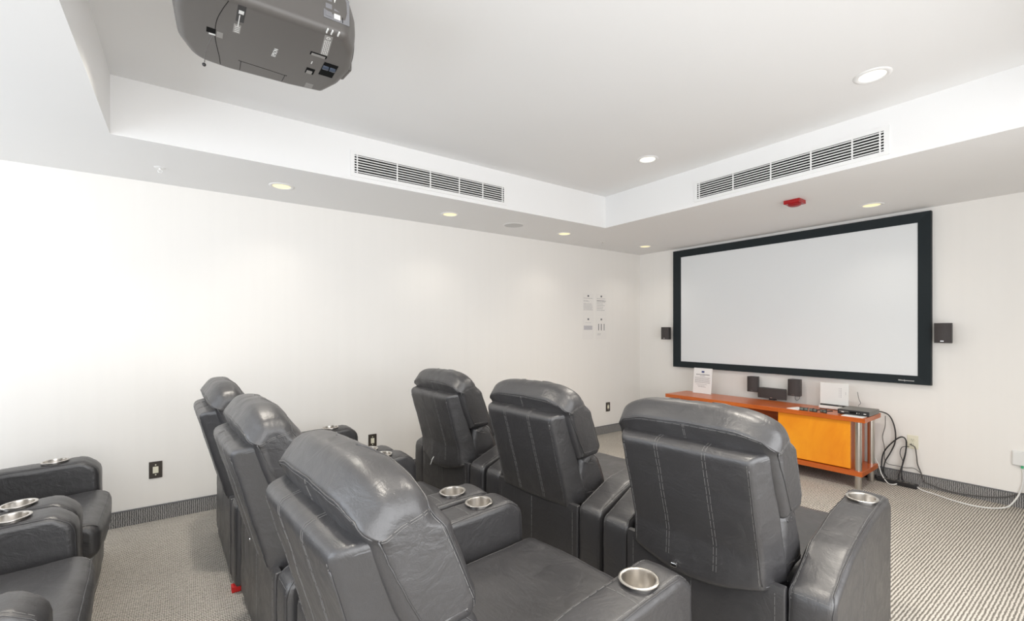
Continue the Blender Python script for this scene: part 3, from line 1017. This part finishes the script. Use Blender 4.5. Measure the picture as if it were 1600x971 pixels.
cable([(5.13, 1.43, 0.655), (5.25, 1.41, 0.640), (5.29, 1.37, 0.610), (5.30, 1.34, 0.540), (5.30, 1.325, 0.45), (5.30, 1.33, 0.36), (5.30, 1.36, 0.27), (5.29, 1.40, 0.17), (5.26, 1.40, 0.08), (5.235, 1.37, 0.045)], 0.0055, 'cable_black', 'thick black cable arching from the disc player down to the power strip')
cable([(5.27, 1.415, 0.05), (5.29, 1.425, 0.16), (5.30, 1.41, 0.26), (5.30, 1.35, 0.36), (5.30, 1.285, 0.425), (5.30, 1.25, 0.40), (5.30, 1.252, 0.30), (5.28, 1.265, 0.20), (5.25, 1.285, 0.10), (5.235, 1.29, 0.045)], 0.0055, 'cable_black', 'black cable looping up beside the ivory outlet and back to the power strip')
cable([(5.31, 1.248, 0.385), (5.312, 1.258, 0.28), (5.30, 1.275, 0.18), (5.27, 1.275, 0.08), (5.24, 1.255, 0.043)], 0.005, 'cable_black', 'short black cable falling straight from the outlet loop to the power strip')
cable([(5.325, 1.222, 0.368), (5.29, 1.215, 0.372), (5.30, 1.188, 0.35), (5.31, 1.180, 0.28), (5.31, 1.172, 0.20), (5.315, 1.150, 0.13), (5.30, 1.125, 0.06), (5.318, 1.10, 0.045), (5.318, 1.00, 0.022), (5.318, 0.90, 0.018), (5.318, 0.80, 0.028), (5.322, 0.70, 0.045), (5.322, 0.62, 0.075), (5.322, 0.555, 0.118), (5.324, 0.47, 0.122)], 0.0045, 'cable_grey', 'dark grey cable from the ivory outlet along the skirting')
cable([(5.30, 1.40, 0.60), (5.312, 1.405, 0.50), (5.315, 1.425, 0.40), (5.315, 1.41, 0.30), (5.315, 1.41, 0.20), (5.31, 1.385, 0.155), (5.32, 1.32, 0.150), (5.322, 1.26, 0.145), (5.322, 1.20, 0.155), (5.32, 1.15, 0.125)], 0.0024, 'cable_black', 'thin black wire hanging crooked down the wall beside the rear cabinet post')
cable([(5.325, 1.235, 0.345), (5.31, 1.28, 0.33), (5.31, 1.295, 0.27), (5.31, 1.275, 0.20), (5.305, 1.28, 0.13), (5.28, 1.28, 0.06)], 0.0028, 'cable_black', 'thin black lead curling left from the ivory outlet')
cable([(5.25, 1.47, 0.21), (5.26, 1.44, 0.14), (5.24, 1.41, 0.06), (5.19, 1.355, 0.010), (5.165, 1.315, 0.010), (5.18, 1.285, 0.02)], 0.0050, 'cable_white', 'short white cable curving from the cabinet down to the power strip')
cable([(5.235, 1.165, 0.020), (5.20, 1.12, 0.008), (5.17, 1.04, 0.006), (5.11, 0.93, 0.006), (5.08, 0.84, 0.006), (5.08, 0.76, 0.006), (5.13, 0.68, 0.006), (5.20, 0.615, 0.02), (5.27, 0.585, 0.06), (5.315, 0.565, 0.11), (5.322, 0.545, 0.20), (5.325, 0.545, 0.305)], 0.0055, 'cable_white', 'long white cable lying across the carpet and rising to the wall box')
ps = empty('power_strip', (5.235, 1.30, 0), math.radians(-3), 'black power strip lying on the carpet under the tangle of cables', 'power strip')
obj('body', box(-0.028, 0.028, -0.145, 0.145, 0.0, 0.036, bev=0.004), M['black_plastic'], ps)
for i in range(5):
    obj('outlet', box(-0.016, 0.016, -0.125 + i * 0.045, -0.095 + i * 0.045, 0.036, 0.0375, bev=0.0005), M['grey_device'], ps)
ad = empty('power_adapter', (5.275, 1.515, 0), 0.0, 'black power adapter brick on the carpet behind the front cabinet post', 'power adapter')
obj('body', box(-0.03, 0.03, -0.05, 0.05, 0, 0.034, bev=0.006), M['black_plastic'], ad)


# ------------------------------------------------------------------ air grilles
def grille(name_loc, rz, length, label, sections, h_=0.132):
    t = empty('air_grille', name_loc, rz, label, 'air vent', 'long white air grilles in the raised ceiling edge')
    # local: x along, y out of the wall is -y, z up; origin bottom centre
    L2 = length / 2
    H = h_ + 0.05
    bm = bmesh.new()
    add_box(bm, -L2 - 0.028, L2 + 0.028, -0.006, 0.0, 0, 0.025)
    add_box(bm, -L2 - 0.028, L2 + 0.028, -0.006, 0.0, H - 0.025, H)
    add_box(bm, -L2 - 0.028, -L2, -0.006, 0.0, 0.025, H - 0.025)
    add_box(bm, L2, L2 + 0.028, -0.006, 0.0, 0.025, H - 0.025)
    obj('frame', bm, M['white_metal'], t)
    obj('duct', box(-L2, L2, -0.0015, 0.0002, 0.022, H - 0.022), M['dark_void'], t)
    n = 7
    for i in range(n):
        z = 0.025 + (H - 0.05) * (i + 0.5) / n
        bm = bmesh.new()
        Mx = Matrix.Translation((0, -0.002, z)) @ Matrix.Rotation(math.radians(-12), 4, 'X')
        add_box(bm, -L2, L2, -0.0060, 0.0030, -0.0028, 0.0028, M=Mx)
        obj('slat', bm, M['white_metal'], t)
    for q in sections:
        obj('mullion', box(-L2 + length * q - 0.004, -L2 + length * q + 0.004, -0.0085, 0.002, 0.02, H - 0.02), M['white_metal'], t)
    return t


grille((1.652, TY1 - 0.0005, 2.515), 0, 1.315, 'long white air grille in the ceiling step above the plain side wall', (0.015, 0.245, 0.455, 0.655, 0.83, 0.985))
grille((TX1 - 0.0005, 1.613, 2.517), -PI / 2, 1.30, 'long white air grille in the ceiling step above the screen', (0.015, 0.245, 0.47, 0.68, 0.87, 0.985))


# ------------------------------------------------------------------ recessed lights
def downlight(x, y, z, label, glass, group, power=5.0):
    t = empty('recessed_light', (x, y, z), 0, label, 'ceiling light', group)
    bm = bmesh.new()
    add_lathe(bm, [(0.062, -0.0005), (0.062, -0.003), (0.070, -0.007), (0.080, -0.006), (0.087, -0.002), (0.088, -0.0002)], 48)
    obj('trim_ring', bm, M['white_metal'], t, smooth=60)
    bm = bmesh.new()
    add_lathe(bm, [(0.0, -0.0032), (0.04, -0.003), (0.062, -0.0012)], 40)
    obj('lens', bm, M[glass], t, smooth=True)
    d = bpy.data.lights.new('lamp', 'SPOT'); d.energy = power; d.color = (1.0, 0.93, 0.82); d.spot_size = math.radians(130); d.spot_blend = 1.0; d.shadow_soft_size = 0.06
    l = bpy.data.objects.new('lamp', d); COL.objects.link(l); l.parent = t; l.location = (0, 0, -0.075)
    return t


gs = 'small recessed lights in the lower ceiling'
for x, y, lab in ((0.591, 3.788, 'leftmost recessed light in the low ceiling strip over the side wall'), (2.013, 3.787, 'recessed light in the low ceiling strip between the air grille and the round ceiling speaker'), (3.461, 3.795, 'recessed light in the low ceiling strip right of the round ceiling speaker'), (4.834, 3.76, 'recessed light in the low ceiling strip at the corner left of the screen'), (4.829, 1.37, 'recessed light in the low ceiling right above the screen, right of the red alarm')):
    downlight(x, y, ZS, lab, 'lamp_glass', gs, 3.5)
for x, y, lab in ((3.096, 0.875, 'large bright recessed light in the raised ceiling at the upper right'), (3.106, 2.391, 'recessed light in the raised ceiling above the inner corner')):
    downlight(x, y, ZT, lab, 'lamp_glass_white', 'recessed lights in the raised ceiling', 55.0)
for x, y, lab in ((1.60, 0.875, 'added unseen recessed light in the raised ceiling right of the projector'), (0.10, 0.875, 'added unseen recessed light in the raised ceiling above the camera'), (0.10, 2.62, 'added unseen recessed light in the raised ceiling above the projector')):  # extra lamps out of view, added for more light from above
    downlight(x, y, ZT, lab, 'lamp_glass_white', 'recessed lights in the raised ceiling', 55.0)

# round speaker grille in the low ceiling
t = empty('ceiling_speaker', (2.758, 3.795, ZS), 0, 'round flat speaker grille in the low ceiling between two recessed lights', 'ceiling speaker')
bm = bmesh.new(); add_lathe(bm, [(0.098, -0.0003), (0.098, -0.005), (0.108, -0.004), (0.112, -0.0002)], 56)
obj('rim', bm, M['white_metal'], t, smooth=50)
bm = bmesh.new(); add_lathe(bm, [(0, -0.0045), (0.05, -0.0042), (0.098, -0.003)], 48)
obj('grille', bm, M['speaker_mesh'], t, smooth=True)


# sprinklers
def sprinkler(x, y, label, hang):
    t = empty('sprinkler_head', (x, y, ZS), 0, label, 'sprinkler', 'ceiling sprinklers')
    bm = bmesh.new(); add_lathe(bm, [(0, -0.004), (0.012, -0.006), (0.030, -0.004), (0.034, 0.0)], 28)
    obj('escutcheon', bm, M['white_metal'], t, smooth=True)
    bm = bmesh.new()
    add_lathe(bm, [(0, 0), (0.007, 0), (0.007, -hang * 0.4), (0, -hang * 0.4)], 12)
    for s_ in (-1, 1):
        add_tube(bm, catmull([(s_ * 0.006, 0, -hang * 0.4), (s_ * 0.012, 0, -hang * 0.65), (s_ * 0.003, 0, -hang * 0.95)], 5), 0.0018, 6)
    add_lathe(bm, [(0, -hang), (0.014, -hang), (0.014, -hang + 0.0015), (0, -hang + 0.0015)], 16)
    obj('body', bm, M['white_metal'] if hang < 0.04 else M['chrome'], t, smooth=40)


sprinkler(-0.134, 3.83, 'white sprinkler head in the low ceiling left of the recessed lights', 0.038)
sprinkler(4.156, 3.87, 'tiny hanging sprinkler head in the low ceiling near the room corner', 0.045)

# red fire alarm
t = empty('fire_alarm', (4.14, 1.70, ZS), 0, 'square red fire alarm fixed to the low ceiling before the screen', 'fire alarm')
obj('backbox', box(-0.062, 0.062, -0.062, 0.062, -0.032, 0.0, bev=0.004), M['red_plastic'], t)
bm = bmesh.new(); add_lathe(bm, [(0, -0.052), (0.030, -0.050), (0.046, -0.043), (0.052, -0.032)], 36)
obj('sounder', bm, M['dark_red'], t, smooth=True)

# ------------------------------------------------------------------ projector
pj = empty('projector', (0.262, 1.94, 2.47), 0, 'dark grey ceiling projector hanging upside down at the upper left', 'projector')
out = [(-0.010, 1.715, 0.04), (-0.036, 1.87, 0.2), (-0.022, 2.06, 0.1), (0.03, 2.185, 0.09), (0.14, 2.200, 0.2), (0.37, 2.190, 0.2), (0.505, 2.170, 0.03), (0.545, 2.06, 0.10), (0.560, 1.93, 0.15), (0.535, 1.80, 0.12), (0.485, 1.705, 0.03)]
pr = resample(fillet([(x - 0.262, y - 1.94, r) for x, y, r in out], 8), 140)


def ring_inset(P, d):
    n = len(P); o_ = []
    A = sum(P[i].x * P[(i + 1) % n].y - P[(i + 1) % n].x * P[i].y for i in range(n))
    sg = 1 if A > 0 else -1
    for i in range(n):
        t_ = P[(i + 1) % n] - P[i - 1]
        nn = Vector((t_.y, -t_.x)).normalized() * sg
        q = P[i] - nn * (d if P[i].y > -0.15 else d * 1.0)
        o_.append(q)
    return o_


lv = []
for k in range(9):
    a = k / 8 * PI / 2
    R_ = 0.030
    lv.append((R_ * (1 - math.sin(a)), R_ * (1 - math.cos(a))))
lv += [(-0.004, 0.06), (-0.006, 0.09), (-0.004, 0.13), (0.004, 0.160), (0.02, 0.175)]
bm = bmesh.new()
rings = []
for d, z in lv:
    rings.append([bm.verts.new((p.x, p.y, z)) for p in ring_inset(pr, d)])
for a, b in zip(rings, rings[1:]):
    n = len(a)
    for k in range(n): bm.faces.new((a[k], a[(k + 1) % n], b[(k + 1) % n], b[k]))
bm.faces.new(rings[0][::-1]); bm.faces.new(rings[-1])
obj('housing', bm, M['projector_grey'], pj, smooth=35)


def px(x, y, z=0.0): return (x - 0.262, y - 1.94, z)


def line_on(pts, r, m_, name, lab=None):
    o_ = obj(name, tube([px(*p) for p in pts], r, 5), M[m_], pj, smooth=True)
    if lab: o_['label'] = lab
    return o_


line_on([(0.115, 1.735, -0.0002), (0.10, 1.80, -0.0002), (0.089, 1.87, -0.0002), (0.088, 1.95, -0.0002), (0.095, 2.02, -0.0002), (0.108, 2.10, -0.0002), (0.116, 2.165, -0.0002)], 0.0010, 'dark_void', 'panel_seam')
line_on([(0.183, 2.168, -0.0001), (0.181, 2.10, -0.0001), (0.185, 2.095, -0.0001), (0.335, 2.103, -0.0001), (0.340, 2.106, -0.0001), (0.338, 2.160, -0.0001)], 0.0009, 'dark_void', 'hatch_seam')


def patch(x0, x1, y0, y1, m_, name, z0=-0.0012, z1=0.0004, rot=0.0, parent=pj):
    cx_, cy_ = (x0 + x1) / 2, (y0 + y1) / 2
    return obj(name, box(-(x1 - x0) / 2, (x1 - x0) / 2, -(y1 - y0) / 2, (y1 - y0) / 2, z0, z1, bev=0.0003), M[m_], parent, loc=px(cx_, cy_), rot=(0, 0, rot))


# long label with symbols
patch(0.142, 0.166, 1.735, 1.83, 'black_plastic', 'warning_label', -0.0006, 0.0003)
patch(0.139, 0.161, 1.850, 1.905, 'label_grey', 'warning_label', -0.0006, 0.0003)
patch(0.147, 0.162, 1.762, 1.782, 'print_white', 'symbol', -0.0010, 0.0002)
patch(0.150, 0.153, 1.79, 1.86, 'print_white', 'symbol', -0.0010, 0.0002)
for i in range(4): patch(0.143, 0.158, 1.862 + i * 0.011, 1.865 + i * 0.011, 'print_white', 'symbol', -0.0010, 0.0002)
# slanted grey label by the keypad with fine print
lb = patch(0.418, 0.446, 1.728, 1.858, 'label_grey', 'rating_label', -0.0006, 0.0003, rot=-0.10)
bm = bmesh.new()
for i in range(4):
    y = -0.035
    while y < 0.06:
        l_ = random.uniform(0.006, 0.016); add_box(bm, -0.010 + i * 0.0058, -0.0075 + i * 0.0058, y, min(y + l_, 0.062), -0.0011, 0); y += l_ + 0.003
add_lathe(bm, [(0.004, -0.0011), (0.0075, -0.0011), (0.0075, 0), (0.004, 0)], 16, M=Matrix.Translation((0, -0.050, 0)))
obj('print', bm, M['print_white'], lb)
for x, y in ((0.414, 1.706), (0.430, 1.706), (0.452, 1.702)): patch(x - 0.002, x + 0.002, y - 0.012, y + 0.012, 'print_white', 'indicator_light', 0.0, 0.006)
# slot, window, lens shift dials
patch(0.392, 0.452, 1.862, 1.884, 'dark_void', 'slot', -0.0008, 0.0003)
patch(0.397, 0.447, 1.869, 1.884, 'label_grey', 'slot_cover', -0.0016, 0.0003)
patch(0.403, 0.435, 1.985, 2.030, 'dark_void', 'latch', -0.0008, 0.0003)
patch(0.407, 0.428, 2.005, 2.028, 'label_grey', 'latch_tab', -0.0022, 0.0003)
patch(0.410, 0.413, 1.93, 1.95, 'print_white', 'symbol', -0.0008, 0.0003)
patch(0.452, 0.506, 1.905, 2.010, 'dark_void', 'dial_recess', -0.0008, 0.0003)
for x in (0.465, 0.491):
    bm = bmesh.new(); add_lathe(bm, [(0, -0.011), (0.017, -0.011), (0.018, -0.009), (0.018, 0.009), (0.017, 0.011), (0, 0.011)], 28, M=Matrix.Rotation(PI / 2, 4, 'Y'))
    obj('dial', bm, M['dial_blue'], pj, smooth=40, loc=px(x, 1.945, 0.010))
patch(0.425, 0.455, 2.110, 2.150, 'label_grey', 'sticker', -0.0006, 0.0003)
patch(0.062, 0.090, 1.925, 1.958, 'dark_void', 'sensor_recess', -0.0006, 0.0003)
patch(0.070, 0.090, 1.958, 1.968, 'print_white', 'sensor', -0.0010, 0.0003)
patch(0.093, 0.112, 1.935, 1.972, 'label_grey', 'sticker', -0.0006, 0.0003)
# brand lettering on the underside
cu = bpy.data.curves.new('lettering', 'FONT'); cu.body = 'EPSON'; cu.size = 0.020; cu.extrude = 0.0005; cu.align_x = 'CENTER'; cu.align_y = 'CENTER'
to = bpy.data.objects.new('tmp', cu); COL.objects.link(to)
bpy.context.view_layer.update()
tm = bpy.data.meshes.new_from_object(to.evaluated_get(bpy.context.evaluated_depsgraph_get()))
bpy.data.objects.remove(to)
tm.materials.clear(); tm.materials.append(M['print_white'])
lo = bpy.data.objects.new('lettering', tm); COL.objects.link(lo); lo.parent = pj
lo.location = px(0.282, 1.953, -0.0008)
lo.rotation_euler = (PI, 0, -PI / 2 + 0.05)
# keypad on the near side face
kp = obj('keypad', box(-0.045, 0.045, -0.002, 0.001, 0.0, 0.095, bev=0.0008), M['projector_side'], pj, loc=px(0.446, 1.7030, 0.046), rot=(-0.04, 0, 0.015))
for i in range(2):
    for j in range(3):
        obj('key', box(-0.011, 0.011, -0.0045, 0.0, -0.009, 0.009, bev=0.001), M['print_white'] if (i, j) in ((1, 0), (1, 2)) else M['projector_side'], kp, loc=(-0.028 + i * 0.029, 0, 0.016 + j * 0.028))
obj('key_divider', box(0.019, 0.021, -0.003, 0.0, 0.002, 0.093), M['dark_void'], kp)
# lens housing at the end facing the screen
bm = bmesh.new()
add_lathe(bm, [(0.045, 0.0), (0.062, 0.0), (0.066, 0.012), (0.060, 0.016), (0.050, 0.012), (0.045, -0.02), (0, -0.02)], 40, M=Matrix.Rotation(PI / 2, 4, 'Y'))
obj('lens', bm, M['black_plastic'], pj, smooth=40, loc=px(0.548, 1.95, 0.100))
obj('side_flap', box(-0.012, 0.012, -0.05, 0.05, -0.045, 0.045, bev=0.008), M['projector_grey'], pj, loc=px(0.553, 1.985, 0.062), rot=(0, 0, 0.10))
# ceiling pole and plate
bm = bmesh.new(); add_lathe(bm, [(0, 0.17), (0.022, 0.17), (0.022, 0.338), (0.07, 0.338), (0.07, 0.3435), (0, 0.3435)], 28)
obj('ceiling_mount', bm, M['black_plastic'], pj, smooth=40)
# small sensor hanging on a wire
tag(obj('sensor_wire', tube([(0.083, 1.966, 2.4685), (0.074, 1.990, 2.455), (0.063, 2.005, 2.425), (0.0585, 2.015, 2.385)], 0.0014, 5), M['cable_grey'], pj, smooth=True))
sw = bpy.data.objects['sensor_wire']; sw.matrix_parent_inverse = Matrix.Translation(Vector((0.262, 1.94, 2.47))).inverted()
bm = bmesh.new(); bmesh.ops.create_uvsphere(bm, u_segments=14, v_segments=10, radius=0.0065)
so = obj('sensor_bead', bm, M['black_plastic'], pj, smooth=True, loc=(0.0575 - 0.262, 2.018 - 1.94, 2.378 - 2.47))
